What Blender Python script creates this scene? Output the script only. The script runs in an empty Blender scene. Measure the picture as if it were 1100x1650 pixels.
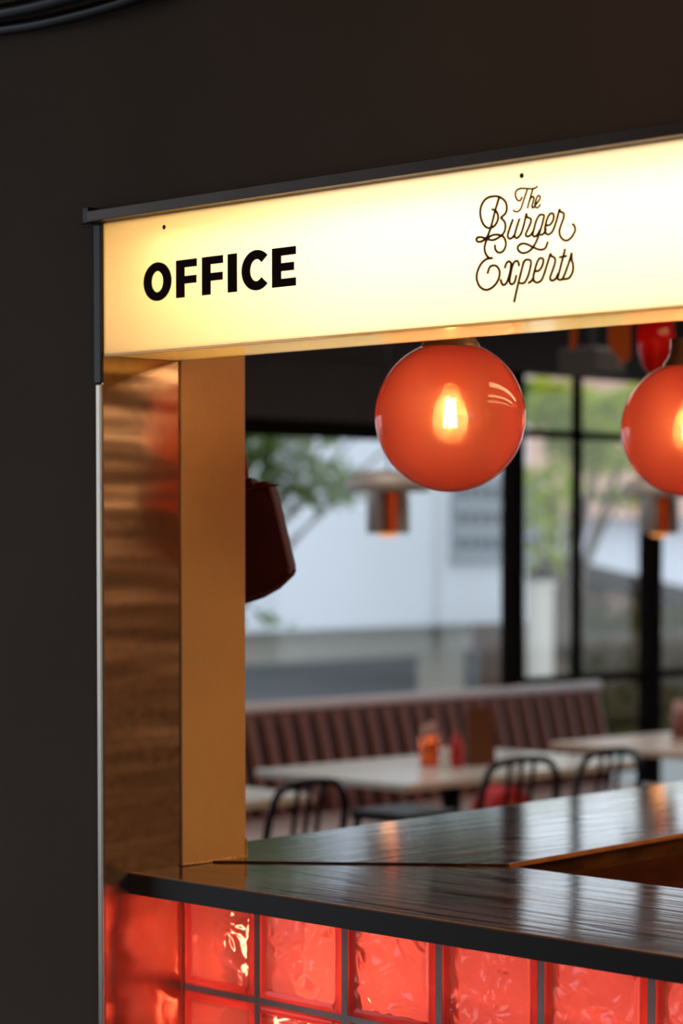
import bpy, bmesh, math, random
from mathutils import Vector, Matrix
random.seed(7)
SC = bpy.context.scene
COL = SC.collection

# ------------------------------------------------------------------ camera
W, H, F = 1100.0, 1650.0, 3896.0
CAM = Vector((3.029, -2.458, 1.595))
YAW = math.radians(44.66)
PITCH = math.radians(2.5)
PY = 866.0 + F * math.tan(PITCH)
fwd_h = Vector((-math.cos(YAW), math.sin(YAW), 0))
RIGHT = Vector((math.sin(YAW), math.cos(YAW), 0))
FWD = (fwd_h * math.cos(PITCH) + Vector((0, 0, -math.sin(PITCH)))).normalized()
UP = RIGHT.cross(FWD)
cd = bpy.data.cameras.new('camera')
cam = bpy.data.objects.new('camera', cd)
COL.objects.link(cam)
m = Matrix((RIGHT, UP, -FWD)).transposed().to_4x4()
m.translation = CAM
cam.matrix_world = m
cd.sensor_fit = 'AUTO'
cd.sensor_width = 36
cd.lens = F / H * 36
cd.shift_y = (PY - H / 2) / H
cd.clip_end = 300
cd.dof.use_dof = True
cd.dof.focus_distance = 3.55
cd.dof.aperture_fstop = 3.4
SC.camera = cam


def ray(px, py):
    return (FWD + RIGHT * ((px - 550) / F) + UP * ((PY - py) / F))


def on(axis, val, px, py):
    """the point of the plane axis=val seen at a photograph pixel"""
    d = ray(px, py)
    i = 'xyz'.index(axis)
    return CAM + d * ((val - CAM[i]) / d[i])


# ------------------------------------------------------------------ world, lights, exposure
SC.view_settings.view_transform = 'Standard'
SC.view_settings.look = 'None'
SC.view_settings.gamma = 1
SC.view_settings.use_curve_mapping = False
SC.view_settings.exposure = 0.0
wd = bpy.data.worlds.new('sky')
SC.world = wd
wd.use_nodes = True
bg = wd.node_tree.nodes['Background']
bg.inputs[0].default_value = (0.80, 0.88, 1.0, 1)
bg.inputs[1].default_value = 1.8


def area(name, loc, size, size_y, power, color, direction):
    l = bpy.data.lights.new(name, 'AREA')
    l.shape = 'RECTANGLE'
    l.size, l.size_y = size, size_y
    l.energy = power
    l.color = color
    o = bpy.data.objects.new(name, l)
    COL.objects.link(o)
    o.location = loc
    o.rotation_euler = Vector(direction).to_track_quat('-Z', 'Y').to_euler()
    return o


def point(name, loc, power, color, r=0.02, parent=None):
    l = bpy.data.lights.new(name, 'POINT')
    l.energy = power
    l.color = color
    l.shadow_soft_size = r
    o = bpy.data.objects.new(name, l)
    COL.objects.link(o)
    o.location = loc
    if parent:
        o.parent = parent
    return o


# kitchen ceiling lamp (warm), behind the hatch to the right of the frame
for kx in (1.3, 2.1, 2.9):
    area('kitchen_lamp', (kx, 2.6, 2.66), 0.22, 3.2, 30, (1.0, 0.62, 0.30), (0, 0, -1))


# unseen fill lights added over the dining tables to brighten them
for dy in (3.2, 5.2):
    area('dining_fill', (-2.6, dy, 2.66), 1.2, 1.2, 10, (1.0, 0.90, 0.80), (0, 0, -1))


# ------------------------------------------------------------------ materials
def nodes_of(mat):
    mat.use_nodes = True
    return mat.node_tree.nodes, mat.node_tree.links


def P(name, col, rough=0.5, metal=0.0, spec=0.5, coat=0.0, noise=0.0, nscale=8.0, stretch=(1, 1, 1),
      bump=0.0, bscale=40.0, emit=None, estr=0.0, aniso=0.0, trans=0.0, rnoise=0.0):
    mt = bpy.data.materials.new(name)
    n, l = nodes_of(mt)
    b = n['Principled BSDF']
    b.inputs['Base Color'].default_value = (*col, 1)
    b.inputs['Roughness'].default_value = rough
    b.inputs['Metallic'].default_value = metal
    b.inputs['Specular IOR Level'].default_value = spec
    b.inputs['Coat Weight'].default_value = coat
    b.inputs['Coat Roughness'].default_value = 0.08
    b.inputs['Anisotropic'].default_value = aniso
    b.inputs['Transmission Weight'].default_value = trans
    if emit:
        b.inputs['Emission Color'].default_value = (*emit, 1)
        b.inputs['Emission Strength'].default_value = estr
    if noise or bump or rnoise:
        tc = n.new('ShaderNodeTexCoord')
        mp = n.new('ShaderNodeMapping')
        mp.inputs['Scale'].default_value = stretch
        l.new(tc.outputs['Object'], mp.inputs[0])
        nz = n.new('ShaderNodeTexNoise')
        nz.inputs['Scale'].default_value = nscale
        nz.inputs['Detail'].default_value = 6
        l.new(mp.outputs[0], nz.inputs[0])
        if noise:
            mx = n.new('ShaderNodeMix')
            mx.data_type = 'RGBA'
            mx.inputs['A'].default_value = (*[c * (1 - noise) for c in col], 1)
            mx.inputs['B'].default_value = (*[min(1, c * (1 + noise)) for c in col], 1)
            l.new(nz.outputs[0], mx.inputs['Factor'])
            l.new(mx.outputs['Result'], b.inputs['Base Color'])
        if rnoise:
            mr = n.new('ShaderNodeMapRange')
            mr.inputs['From Min'].default_value = 0.3
            mr.inputs['From Max'].default_value = 0.7
            mr.inputs['To Min'].default_value = max(0, rough - rnoise)
            mr.inputs['To Max'].default_value = rough + rnoise
            l.new(nz.outputs[0], mr.inputs[0])
            l.new(mr.outputs[0], b.inputs['Roughness'])
        if bump:
            nb = n.new('ShaderNodeTexNoise')
            nb.inputs['Scale'].default_value = bscale
            nb.inputs['Detail'].default_value = 4
            l.new(mp.outputs[0], nb.inputs[0])
            bp = n.new('ShaderNodeBump')
            bp.inputs['Strength'].default_value = bump
            bp.inputs['Distance'].default_value = 0.01
            l.new(nb.outputs[0], bp.inputs['Height'])
            l.new(bp.outputs[0], b.inputs['Normal'])
    return mt


def emission(name, col, s):
    mt = bpy.data.materials.new(name)
    n, l = nodes_of(mt)
    n.remove(n['Principled BSDF'])
    e = n.new('ShaderNodeEmission')
    e.inputs[0].default_value = (*col, 1)
    e.inputs[1].default_value = s
    l.new(e.outputs[0], n['Material Output'].inputs[0])
    return mt


def glassy(name, tcol, transp, lucent, lcol, gloss=0.08, grough=0.03, diffuse=0.0, wave=0.0, wscale=18, refr=0.0):
    """thin coloured glass: transparent + translucent + glossy (+ wavy refraction)"""
    mt = bpy.data.materials.new(name)
    n, l = nodes_of(mt)
    n.remove(n['Principled BSDF'])
    out = n['Material Output']
    tr = n.new('ShaderNodeBsdfTransparent')
    tr.inputs[0].default_value = (*tcol, 1)
    tl = n.new('ShaderNodeBsdfTranslucent')
    tl.inputs[0].default_value = (*lcol, 1)
    mx = n.new('ShaderNodeMixShader')
    mx.inputs[0].default_value = lucent / max(1e-6, lucent + transp)
    l.new(tr.outputs[0], mx.inputs[1])
    l.new(tl.outputs[0], mx.inputs[2])
    cur = mx
    bp = None
    if wave:
        tc = n.new('ShaderNodeTexCoord')
        nz = n.new('ShaderNodeTexNoise')
        nz.inputs['Scale'].default_value = wscale
        nz.inputs['Detail'].default_value = 1.5
        nz.inputs['Distortion'].default_value = 1.2
        ge = n.new('ShaderNodeNewGeometry')
        l.new(ge.outputs['Position'], nz.inputs[0])
        bp = n.new('ShaderNodeBump')
        bp.inputs['Strength'].default_value = wave
        bp.inputs['Distance'].default_value = 0.03
        l.new(nz.outputs[0], bp.inputs['Height'])
    if refr:
        rf = n.new('ShaderNodeBsdfRefraction')
        rf.inputs['Color'].default_value = (*lcol, 1)
        rf.inputs['Roughness'].default_value = 0.12
        rf.inputs['IOR'].default_value = 1.25
        if bp:
            l.new(bp.outputs[0], rf.inputs['Normal'])
        m3 = n.new('ShaderNodeMixShader')
        m3.inputs[0].default_value = refr
        l.new(cur.outputs[0], m3.inputs[1])
        l.new(rf.outputs[0], m3.inputs[2])
        cur = m3
    if diffuse:
        df = n.new('ShaderNodeBsdfDiffuse')
        df.inputs[0].default_value = (*lcol, 1)
        m4 = n.new('ShaderNodeMixShader')
        m4.inputs[0].default_value = diffuse
        l.new(cur.outputs[0], m4.inputs[1])
        l.new(df.outputs[0], m4.inputs[2])
        cur = m4
    gl = n.new('ShaderNodeBsdfGlossy')
    gl.inputs['Roughness'].default_value = grough
    if bp:
        l.new(bp.outputs[0], gl.inputs['Normal'])
    fr = n.new('ShaderNodeLayerWeight')
    fr.inputs[0].default_value = 0.5
    pw = n.new('ShaderNodeMath')
    pw.operation = 'POWER'
    pw.inputs[1].default_value = 4
    l.new(fr.outputs['Facing'], pw.inputs[0])
    mu = n.new('ShaderNodeMath')
    mu.operation = 'MULTIPLY_ADD'
    mu.inputs[1].default_value = 0.8
    mu.inputs[2].default_value = gloss / 2
    l.new(pw.outputs[0], mu.inputs[0])
    m2 = n.new('ShaderNodeMixShader')
    l.new(mu.outputs[0], m2.inputs[0])
    l.new(cur.outputs[0], m2.inputs[1])
    l.new(gl.outputs[0], m2.inputs[2])
    l.new(m2.outputs[0], out.inputs[0])
    return mt


def wood(name, dark, light, axis, rough=0.15, coat=0.8):
    mt = bpy.data.materials.new(name)
    n, l = nodes_of(mt)
    b = n['Principled BSDF']
    tc = n.new('ShaderNodeTexCoord')
    mp = n.new('ShaderNodeMapping')
    mp.inputs['Scale'].default_value = (2.2, 30, 30) if axis == 'x' else (30, 2.2, 30)
    l.new(tc.outputs['Object'], mp.inputs[0])
    n1 = n.new('ShaderNodeTexNoise')
    n1.inputs['Scale'].default_value = 1.2
    n1.inputs['Detail'].default_value = 8
    n1.inputs['Distortion'].default_value = 0.6
    l.new(mp.outputs[0], n1.inputs[0])
    n2 = n.new('ShaderNodeTexNoise')
    n2.inputs['Scale'].default_value = 5.0
    n2.inputs['Detail'].default_value = 5
    l.new(tc.outputs['Object'], n2.inputs[0])
    ad = n.new('ShaderNodeMath')
    ad.operation = 'MULTIPLY'
    l.new(n1.outputs[0], ad.inputs[0])
    l.new(n2.outputs[0], ad.inputs[1])
    cr = n.new('ShaderNodeValToRGB')
    cr.color_ramp.elements[0].position = 0.14
    cr.color_ramp.elements[0].color = (*dark, 1)
    cr.color_ramp.elements[1].position = 0.42
    cr.color_ramp.elements[1].color = (*light, 1)
    l.new(ad.outputs[0], cr.inputs[0])
    l.new(cr.outputs[0], b.inputs['Base Color'])
    mr = n.new('ShaderNodeMapRange')
    mr.inputs['From Min'].default_value = 0.3
    mr.inputs['From Max'].default_value = 0.7
    mr.inputs['To Min'].default_value = rough - 0.08
    mr.inputs['To Max'].default_value = rough + 0.14
    l.new(n1.outputs[0], mr.inputs[0])
    l.new(mr.outputs[0], b.inputs['Roughness'])
    b.inputs['Specular IOR Level'].default_value = 0.05
    b.inputs['Coat Weight'].default_value = coat
    b.inputs['Coat Roughness'].default_value = 0.05
    bp = n.new('ShaderNodeBump')
    bp.inputs['Strength'].default_value = 0.11
    bp.inputs['Distance'].default_value = 0.003
    l.new(n1.outputs[0], bp.inputs['Height'])
    l.new(bp.outputs[0], b.inputs['Normal'])
    l.new(bp.outputs[0], b.inputs['Coat Normal'])
    return mt


ROT = 0.25


def steel(name, col, rough, lines='y'):
    """brushed steel plate: fine scratches along the lines axis"""
    mt = bpy.data.materials.new(name)
    n, l = nodes_of(mt)
    b = n['Principled BSDF']
    b.inputs['Metallic'].default_value = 1
    tc = n.new('ShaderNodeTexCoord')
    mp = n.new('ShaderNodeMapping')
    mp.inputs['Scale'].default_value = (3, 3, 160)
    l.new(tc.outputs['Object'], mp.inputs[0])
    nz = n.new('ShaderNodeTexNoise')
    nz.inputs['Scale'].default_value = 2.0
    nz.inputs['Detail'].default_value = 4
    l.new(mp.outputs[0], nz.inputs[0])
    n2 = n.new('ShaderNodeTexNoise')
    n2.inputs['Scale'].default_value = 60
    n2.inputs['Detail'].default_value = 6
    l.new(tc.outputs['Object'], n2.inputs[0])
    cr = n.new('ShaderNodeValToRGB')
    cr.color_ramp.elements[0].position = 0.36
    cr.color_ramp.elements[0].color = (*[c * 0.93 for c in col], 1)
    cr.color_ramp.elements[1].position = 0.5
    cr.color_ramp.elements[1].color = (*col, 1)
    l.new(n2.outputs[0], cr.inputs[0])
    l.new(cr.outputs[0], b.inputs['Base Color'])
    tg = n.new('ShaderNodeTangent')
    tg.direction_type = 'RADIAL'
    tg.axis = 'Z'
    l.new(tg.outputs[0], b.inputs['Tangent'])
    b.inputs['Anisotropic'].default_value = 0.95
    b.inputs['Anisotropic Rotation'].default_value = ROT
    mr = n.new('ShaderNodeMapRange')
    mr.inputs['To Min'].default_value = rough - 0.02
    mr.inputs['To Max'].default_value = rough + 0.03
    l.new(n2.outputs[0], mr.inputs[0])
    l.new(mr.outputs[0], b.inputs['Roughness'])
    bp = n.new('ShaderNodeBump')
    bp.inputs['Strength'].default_value = 0.05
    bp.inputs['Distance'].default_value = 0.001
    l.new(nz.outputs[0], bp.inputs['Height'])
    # the sheet is slightly warped in horizontal waves
    m2 = n.new('ShaderNodeMapping')
    m2.inputs['Scale'].default_value = (1, 2.5, 17)
    l.new(tc.outputs['Object'], m2.inputs[0])
    n3 = n.new('ShaderNodeTexNoise')
    n3.inputs['Scale'].default_value = 1.0
    n3.inputs['Detail'].default_value = 1
    l.new(m2.outputs[0], n3.inputs[0])
    b2 = n.new('ShaderNodeBump')
    b2.inputs['Strength'].default_value = 0.33
    b2.inputs['Distance'].default_value = 0.02
    l.new(n3.outputs[0], b2.inputs['Height'])
    l.new(b2.outputs[0], bp.inputs['Normal'])
    l.new(bp.outputs[0], b.inputs['Normal'])
    return mt


M = dict(
    facade=P('dark_render', (0.13, 0.088, 0.058), 0.85, noise=0.25, nscale=3, bump=0.12, bscale=120),
    soffit=P('soffit_paint', (0.05, 0.045, 0.04), 0.9),
    paving=P('paving', (0.16, 0.15, 0.14), 0.8, noise=0.3),
    inner_dark=P('dark_ceiling', (0.035, 0.02, 0.014), 0.7, noise=0.3),
    inner_wall=P('brown_plaster', (0.45, 0.26, 0.16), 0.8, noise=0.2),
    floor=P('floor_tile', (0.12, 0.075, 0.06), 0.4, noise=0.2),
    steel=steel('brushed_steel', (0.54, 0.38, 0.27), 0.17),
    trim=P('steel_edge', (0.52, 0.46, 0.38), 0.3, 1.0, noise=0.15, nscale=20),
    dark_trim=P('dull_aluminium', (0.12, 0.095, 0.08), 0.42, 0.6, noise=0.2, nscale=20),
    pillar=P('ochre_paint', (0.60, 0.31, 0.095), 0.45, noise=0.12, nscale=5, bump=0.08, bscale=60),
    sealant=P('sealant', (0.62, 0.36, 0.14), 0.4),
    black=P('black_metal', (0.012, 0.011, 0.010), 0.42, noise=0.2, nscale=30),
    post=P('dark_post_paint', (0.006, 0.0035, 0.003), 0.9, spec=0.05),
    blackgloss=P('black_rubber', (0.004, 0.003, 0.003), 0.4),
    walnut_x=wood('dark_wood_long', (0.030, 0.011, 0.004), (0.15, 0.055, 0.016), 'x'),
    walnut_y=wood('dark_wood_deep', (0.030, 0.011, 0.004), (0.15, 0.055, 0.016), 'y'),
    apron=wood('apron_wood', (0.035, 0.009, 0.004), (0.085, 0.022, 0.008), 'y', 0.35, 0.2),
    worn_glint=P('worn_wood_highlight', (0.36, 0.13, 0.03), 0.3, noise=0.5, nscale=30),  # edge wear and its gold highlight put into one colour
    edge=P('slab_edge', (0.022, 0.016, 0.012), 0.5, noise=0.3, nscale=14),
    red_band=P('red_band_strip', (0.75, 0.12, 0.05), 0.5),  # red-lit band put into the colour of an added strip
    darkbox=P('dark_grey_plastic', (0.07, 0.055, 0.05), 0.6),
    ink=P('black_lettering', (0.022, 0.008, 0.003), 0.8, spec=0.1),
    brown_ink=P('brown_lettering', (0.09, 0.018, 0.010), 0.6),
    screw=P('screw', (0.05, 0.03, 0.025), 0.35, 0.8),
    white_in=P('white_lining', (0.85, 0.78, 0.6), 0.6),
    mortar=P('grey_mortar', (0.80, 0.77, 0.73), 0.8, noise=0.2, nscale=30),
    filament=emission('filament', (1.0, 0.70, 0.34), 300),
    bulbglass=glassy('amber_bulb_glass', (1.0, 0.9, 0.7), 1, 0.5, (1.0, 0.8, 0.5)),
    brass=P('brass', (0.75, 0.42, 0.16), 0.3, 1.0),
    tan=P('tan_cap', (0.36, 0.20, 0.10), 0.28, 0.2, coat=0.5),
    bag=P('dark_red_canvas', (0.065, 0.003, 0.002), 0.75, noise=0.25, nscale=12, bump=0.2, bscale=60),
    bag_dark=P('bag_lining', (0.16, 0.010, 0.008), 0.6),
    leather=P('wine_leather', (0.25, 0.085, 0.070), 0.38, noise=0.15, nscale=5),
    leather_dark=P('groove_leather', (0.055, 0.010, 0.008), 0.45),
    piping=P('mauve_leather', (0.75, 0.62, 0.60), 0.4),
    seat=P('seat_leather', (0.75, 0.56, 0.53), 0.4),
    tabletop=P('pale_tabletop', (0.88, 0.84, 0.77), 0.2),
    tabletop_warm=P('oak_tabletop', (0.66, 0.47, 0.32), 0.35, noise=0.1),
    chairmetal=P('chair_metal', (0.022, 0.022, 0.022), 0.25, 0.7),
    redplastic=P('red_plastic', (0.45, 0.012, 0.012), 0.3),
    redcloth=P('red_cloth', (0.70, 0.03, 0.03), 0.6),
    orange=P('orange_cloth', (1.0, 0.22, 0.03), 0.6),
    menu=P('brown_card', (0.13, 0.035, 0.008), 0.6),
    whiteplastic=P('white_ceramic', (0.72, 0.70, 0.68), 0.3),
    pinkcard=P('pink_card', (0.62, 0.36, 0.30), 0.6),
    greycap=P('grey_lampshade', (0.62, 0.55, 0.50), 0.4, 0.2),
    copper=P('copper_orange', (0.85, 0.16, 0.05), 0.25, 1.0),
    glow=emission('warm_lamp', (1.0, 0.36, 0.08), 1.1),
    pane=glassy('window_glass', (0.97, 0.98, 0.97), 1, 0.0, (1, 1, 1), gloss=0.06),
    hwhite=P('white_render', (0.76, 0.79, 0.85), 0.8, noise=0.05, nscale=0.8),
    hbeige=P('beige_render', (0.62, 0.58, 0.50), 0.8),
    garage=P('garage_metal', (0.17, 0.18, 0.19), 0.6),
    louver=P('louver', (0.28, 0.31, 0.35), 0.5),
    darkglass=P('dark_glass', (0.10, 0.11, 0.13), 0.2),
    tile=P('clay_tiles', (0.50, 0.30, 0.22), 0.8, noise=0.35, nscale=3.5),
    brownwall=P('brown_wall', (0.10, 0.05, 0.028), 0.8, noise=0.3, nscale=2),
    tanwall=P('tan_panel', (0.34, 0.22, 0.15), 0.8),
    darkroof=P('dark_roof', (0.03, 0.02, 0.015), 0.8),
    asphalt=P('asphalt', (0.24, 0.25, 0.25), 0.9, noise=0.1),
    deck=P('grey_deck', (0.22, 0.23, 0.22), 0.7),
    bark=P('bark', (0.10, 0.07, 0.045), 0.9, noise=0.3),
)


def leafmat(name, col):
    mt = bpy.data.materials.new(name)
    n, l = nodes_of(mt)
    n.remove(n['Principled BSDF'])
    d = n.new('ShaderNodeBsdfDiffuse')
    t = n.new('ShaderNodeBsdfTranslucent')
    nz = n.new('ShaderNodeTexNoise')
    nz.inputs['Scale'].default_value = 1.6
    ge = n.new('ShaderNodeNewGeometry')
    l.new(ge.outputs['Position'], nz.inputs[0])
    mx = n.new('ShaderNodeMix')
    mx.data_type = 'RGBA'
    mx.inputs['A'].default_value = (*[c * 0.5 for c in col], 1)
    mx.inputs['B'].default_value = (*[min(1, c * 1.5) for c in col], 1)
    l.new(nz.outputs[0], mx.inputs['Factor'])
    l.new(mx.outputs['Result'], d.inputs[0])
    l.new(mx.outputs['Result'], t.inputs[0])
    s = n.new('ShaderNodeMixShader')
    s.inputs[0].default_value = 0.5
    l.new(d.outputs[0], s.inputs[1])
    l.new(t.outputs[0], s.inputs[2])
    l.new(s.outputs[0], n['Material Output'].inputs[0])
    return mt


M['leaf'] = leafmat('green_leaf', (0.16, 0.23, 0.06))
M['leaf_yellow'] = leafmat('yellow_green_leaf', (0.44, 0.50, 0.06))
M['leaf_hedge'] = leafmat('hedge_leaf', (0.09, 0.088, 0.024))
M['acrylic'] = glassy('cream_acrylic', (1, 1, 1), 0.0, 1.0, (1.0, 0.88, 0.70), gloss=0.05, grough=0.2)
M['acrylic_under'] = glassy('cream_acrylic_underside', (1, 1, 1), 0.0, 1.0, (1.0, 0.82, 0.50), gloss=0.16, grough=0.05)
M['globe'] = glassy('red_globe_glass', (0.95, 0.36, 0.22), 0.32, 0.68, (0.50, 0.045, 0.040), gloss=0.09, grough=0.02, diffuse=0.08)
def add_haze(mt, d, col):
    n, l = nodes_of(mt)
    v = n.new('ShaderNodeVolumeScatter')
    v.inputs['Color'].default_value = (*col, 1)
    v.inputs['Density'].default_value = d
    v.inputs['Anisotropy'].default_value = 0.2
    l.new(v.outputs[0], n['Material Output'].inputs['Volume'])


add_haze(M['globe'], 8.0, (1.0, 0.68, 0.58))
M['block'] = glassy('red_block_glass', (1.0, 0.25, 0.2), 0.0, 1.0, (0.95, 0.13, 0.10), gloss=0.09, grough=0.05, wave=1.0, wscale=16, refr=0.45, diffuse=0.1)
M['block_rim'] = glassy('red_block_rim', (1.0, 0.2, 0.15), 0.0, 1.0, (0.9, 0.06, 0.05), gloss=0.07, grough=0.08, diffuse=0.15)
M['redpendant'] = glassy('deep_red_glass', (0.8, 0.03, 0.02), 0.3, 0.7, (0.55, 0.012, 0.010), gloss=0.08, diffuse=0.2)


# ------------------------------------------------------------------ mesh helpers
def box(bm, lo, hi, bevel=0.0):
    vs = [bm.verts.new((x, y, z)) for x in (lo[0], hi[0]) for y in (lo[1], hi[1]) for z in (lo[2], hi[2])]
    fs = [(0, 1, 3, 2), (4, 6, 7, 5), (0, 4, 5, 1), (2, 3, 7, 6), (0, 2, 6, 4), (1, 5, 7, 3)]
    faces = [bm.faces.new([vs[i] for i in f]) for f in fs]
    if bevel:
        es = list({e for f in faces for e in f.edges})
        bmesh.ops.bevel(bm, geom=es, offset=bevel, segments=2, affect='EDGES', profile=0.5)


def prism(bm, poly, axis, a, b):
    """extrude a 2-D polygon; axis is the extrusion axis, the polygon holds the two other coordinates in order"""
    def mk(p, t):
        c = list(p)
        c.insert('xyz'.index(axis), t)
        return bm.verts.new(c)
    A = [mk(p, a) for p in poly]
    B = [mk(p, b) for p in poly]
    bm.faces.new(A)
    bm.faces.new(B[::-1])
    k = len(poly)
    for i in range(k):
        bm.faces.new([A[i], B[i], B[(i + 1) % k], A[(i + 1) % k]])


def smooth_path(pts, n=6):
    if len(pts) < 3:
        return [Vector(p) for p in pts]
    P_ = [Vector(p) for p in pts]
    P_ = [P_[0] * 2 - P_[1]] + P_ + [P_[-1] * 2 - P_[-2]]
    out = []
    for i in range(1, len(P_) - 2):
        a, b, c, d = P_[i - 1:i + 3]
        for k in range(n):
            t = k / n
            out.append(0.5 * ((2 * b) + (c - a) * t + (2 * a - 5 * b + 4 * c - d) * t * t + (3 * b - a - 3 * c + d) * t ** 3))
    out.append(P_[-2])
    return out


def tube(bm, pts, r, seg=10, cap=True):
    pts = [Vector(p) for p in pts]
    rings = []
    ref = None
    for i, p in enumerate(pts):
        t = (pts[min(i + 1, len(pts) - 1)] - pts[max(i - 1, 0)]).normalized()
        if ref is None:
            ref = Vector((0, 0, 1)) if abs(t.z) < 0.9 else Vector((1, 0, 0))
            ref = t.cross(ref).normalized()
        else:
            ref = (ref - t * ref.dot(t)).normalized()
        bi = t.cross(ref)
        rr = r[i] if isinstance(r, (list, tuple)) else r
        rings.append([bm.verts.new(p + (ref * math.cos(2 * math.pi * k / seg) + bi * math.sin(2 * math.pi * k / seg)) * rr) for k in range(seg)])
    for a, b in zip(rings, rings[1:]):
        for k in range(seg):
            bm.faces.new([a[k], a[(k + 1) % seg], b[(k + 1) % seg], b[k]])
    if cap:
        bm.faces.new(rings[0][::-1])
        bm.faces.new(rings[-1])


def lathe(bm, prof, c=(0, 0, 0), seg=32):
    rings = []
    for r, z in prof:
        if r < 1e-6:
            rings.append([bm.verts.new((c[0], c[1], c[2] + z))])
        else:
            rings.append([bm.verts.new((c[0] + r * math.cos(2 * math.pi * k / seg), c[1] + r * math.sin(2 * math.pi * k / seg), c[2] + z)) for k in range(seg)])
    for a, b in zip(rings, rings[1:]):
        for k in range(seg):
            k2 = (k + 1) % seg
            if len(a) == 1 and len(b) == 1:
                continue
            if len(a) == 1:
                bm.faces.new([a[0], b[k2], b[k]])
            elif len(b) == 1:
                bm.faces.new([a[k], a[k2], b[0]])
            else:
                bm.faces.new([a[k], a[k2], b[k2], b[k]])


def obj(name, bm, mat, parent=None, smooth=False, fix=True):
    if fix:
        bmesh.ops.recalc_face_normals(bm, faces=bm.faces[:])
    me = bpy.data.meshes.new(name)
    bm.to_mesh(me)
    bm.free()
    me.materials.append(M[mat] if isinstance(mat, str) else mat)
    if smooth:
        for p in me.polygons:
            p.use_smooth = True
    o = bpy.data.objects.new(name, me)
    COL.objects.link(o)
    if parent:
        o.parent = parent
    return o


def B(name, lo, hi, mat, parent=None, bevel=0.0):
    bm = bmesh.new()
    box(bm, lo, hi, bevel)
    return obj(name, bm, mat, parent)


def struct(o):
    o['kind'] = 'structure'
    return o


def empty(name, loc, rz=0):
    o = bpy.data.objects.new(name, None)
    COL.objects.link(o)
    o.location = loc
    o.rotation_euler.z = rz
    o.empty_display_size = 0.05
    return o


def tag(o, label, cat, group=None):
    o['label'] = label
    o['category'] = cat
    if group:
        o['group'] = group
    return o


def copy_tree(o, parent=None):
    c = o.copy()
    COL.objects.link(c)
    if parent:
        c.parent = parent
    for ch in o.children:
        copy_tree(ch, c)
    return c


# ------------------------------------------------------------------ structure: front wall, and an unseen passage added to shade it
XR = 2.35     # right end of the service hatch
ST, SB = 2.095, 1.885   # sign top and bottom
# wall with the hatch: pieces left, above, right and below the opening, one mesh
bm = bmesh.new()
box(bm, (-4.6, 0.002, 0), (-0.004, 0.16, 3.1))
box(bm, (-0.004, 0.002, ST + 0.012), (XR, 0.16, 3.1))
box(bm, (XR, 0.002, 0), (5.0, 0.16, 3.1))
struct(obj('wall_front', bm, 'facade'))
struct(B('wall_shade_block', (-4.6, -5.2, 0), (8, -5.0, 3.1), 'facade'))  # unseen wall added behind the camera to limit light on the facade
struct(B('ground', (-60, -30, -2.1), (40, 70, -2.0), 'asphalt'))
struct(B('floor_passage', (-4.6, -5.2, -0.1), (8, 0.0, 0), 'paving'))
struct(B('ceiling_shade_block', (-4.6, -5.2, 3.1), (8, 0.16, 3.3), 'soffit'))  # unseen roof added over the camera to keep skylight off the facade
dl = tag(empty('added_downlight', (1.9, -0.9, 3.1)), 'unseen round black fill lamp added under the passage ceiling to warm the wall', 'lamp')  # unseen fixture added to warm the wall above the sign
bm = bmesh.new()
lathe(bm, [(0.055, 0.0), (0.055, -0.09), (0.048, -0.09), (0.045, -0.02), (0.0, -0.02)], seg=24)
obj('added_downlight_body', bm, 'black', dl, True)
point('added_downlight_bulb', (0, 0, -0.10), 10, (1.0, 0.56, 0.26), 0.04, dl)
# room shell
struct(B('floor', (-4.6, 0.16, -0.1), (5.0, 9.2, 0), 'floor'))
struct(B('ceiling', (-5.3, 0.16, 2.72), (5.0, 9.2, 2.9), 'inner_dark'))
bm = bmesh.new()
box(bm, (-4.6, 9.0, 0), (5.0, 9.2, 0.7))
box(bm, (-4.6, 9.0, 2.5), (5.0, 9.2, 2.72))
box(bm, (-4.6, 9.0, 0.7), (-4.3, 9.2, 2.5))
box(bm, (0.6, 9.0, 0.7), (5.0, 9.2, 2.5))
struct(obj('wall_back', bm, 'inner_wall'))
w4 = struct(empty('window_added', (0, 0, 0)))  # unseen window added to bring daylight onto the banquette
bm = bmesh.new()
for x in (-4.3, -2.7, -1.05, 0.55):
    box(bm, (x, 9.06, 0.7), (x + 0.05, 9.12, 2.5), 0.004)
obj('window_frame', bm, 'post', w4)
B('window_pane', (-4.3, 9.088, 0.7), (0.6, 9.092, 2.5), 'pane', w4)
struct(B('wall_right', (4.8, 0.16, 0), (5.0, 9.0, 2.72), 'inner_wall'))
bm = bmesh.new()
box(bm, (-4.5, 0.16, 0), (-4.4, 5.96, 0.85))
struct(obj('wall_left', bm, 'inner_wall'))
struct(B('wall_header', (-4.5, 0.16, 2.36), (-4.36, 9.0, 2.72), 'inner_dark'))

# window bays in the far wall
YP1, YM, YP2 = 6.00, 6.46, 7.03
w1 = struct(empty('window_1', (-4.4, 3.0, 0.9)))
w1.location = (0, 0, 0)
bm = bmesh.new()
for y in (0.2, 2.1, 3.9):
    box(bm, (-4.43, y, 0.90), (-4.37, y + 0.05, 2.36), 0.004)
box(bm, (-4.45, 0.16, 0.85), (-4.34, 5.97, 0.88), 0.004)
box(bm, (-4.43, 0.16, 2.02), (-4.37, 5.97, 2.09), 0.004)
obj('window_frame', bm, 'post', w1)
B('header_panel', (-4.41, 0.2, 2.09), (-4.39, 5.97, 2.36), 'inner_dark', w1)
B('window_pane', (-4.402, 0.25, 0.88), (-4.398, 5.97, 2.02), 'pane', w1)
w2 = struct(empty('window_2', (0, 0, 0)))
bm = bmesh.new()
box(bm, (-4.42, YM - 0.02, 0.0), (-4.38, YM + 0.02, 2.36), 0.004)
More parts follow.
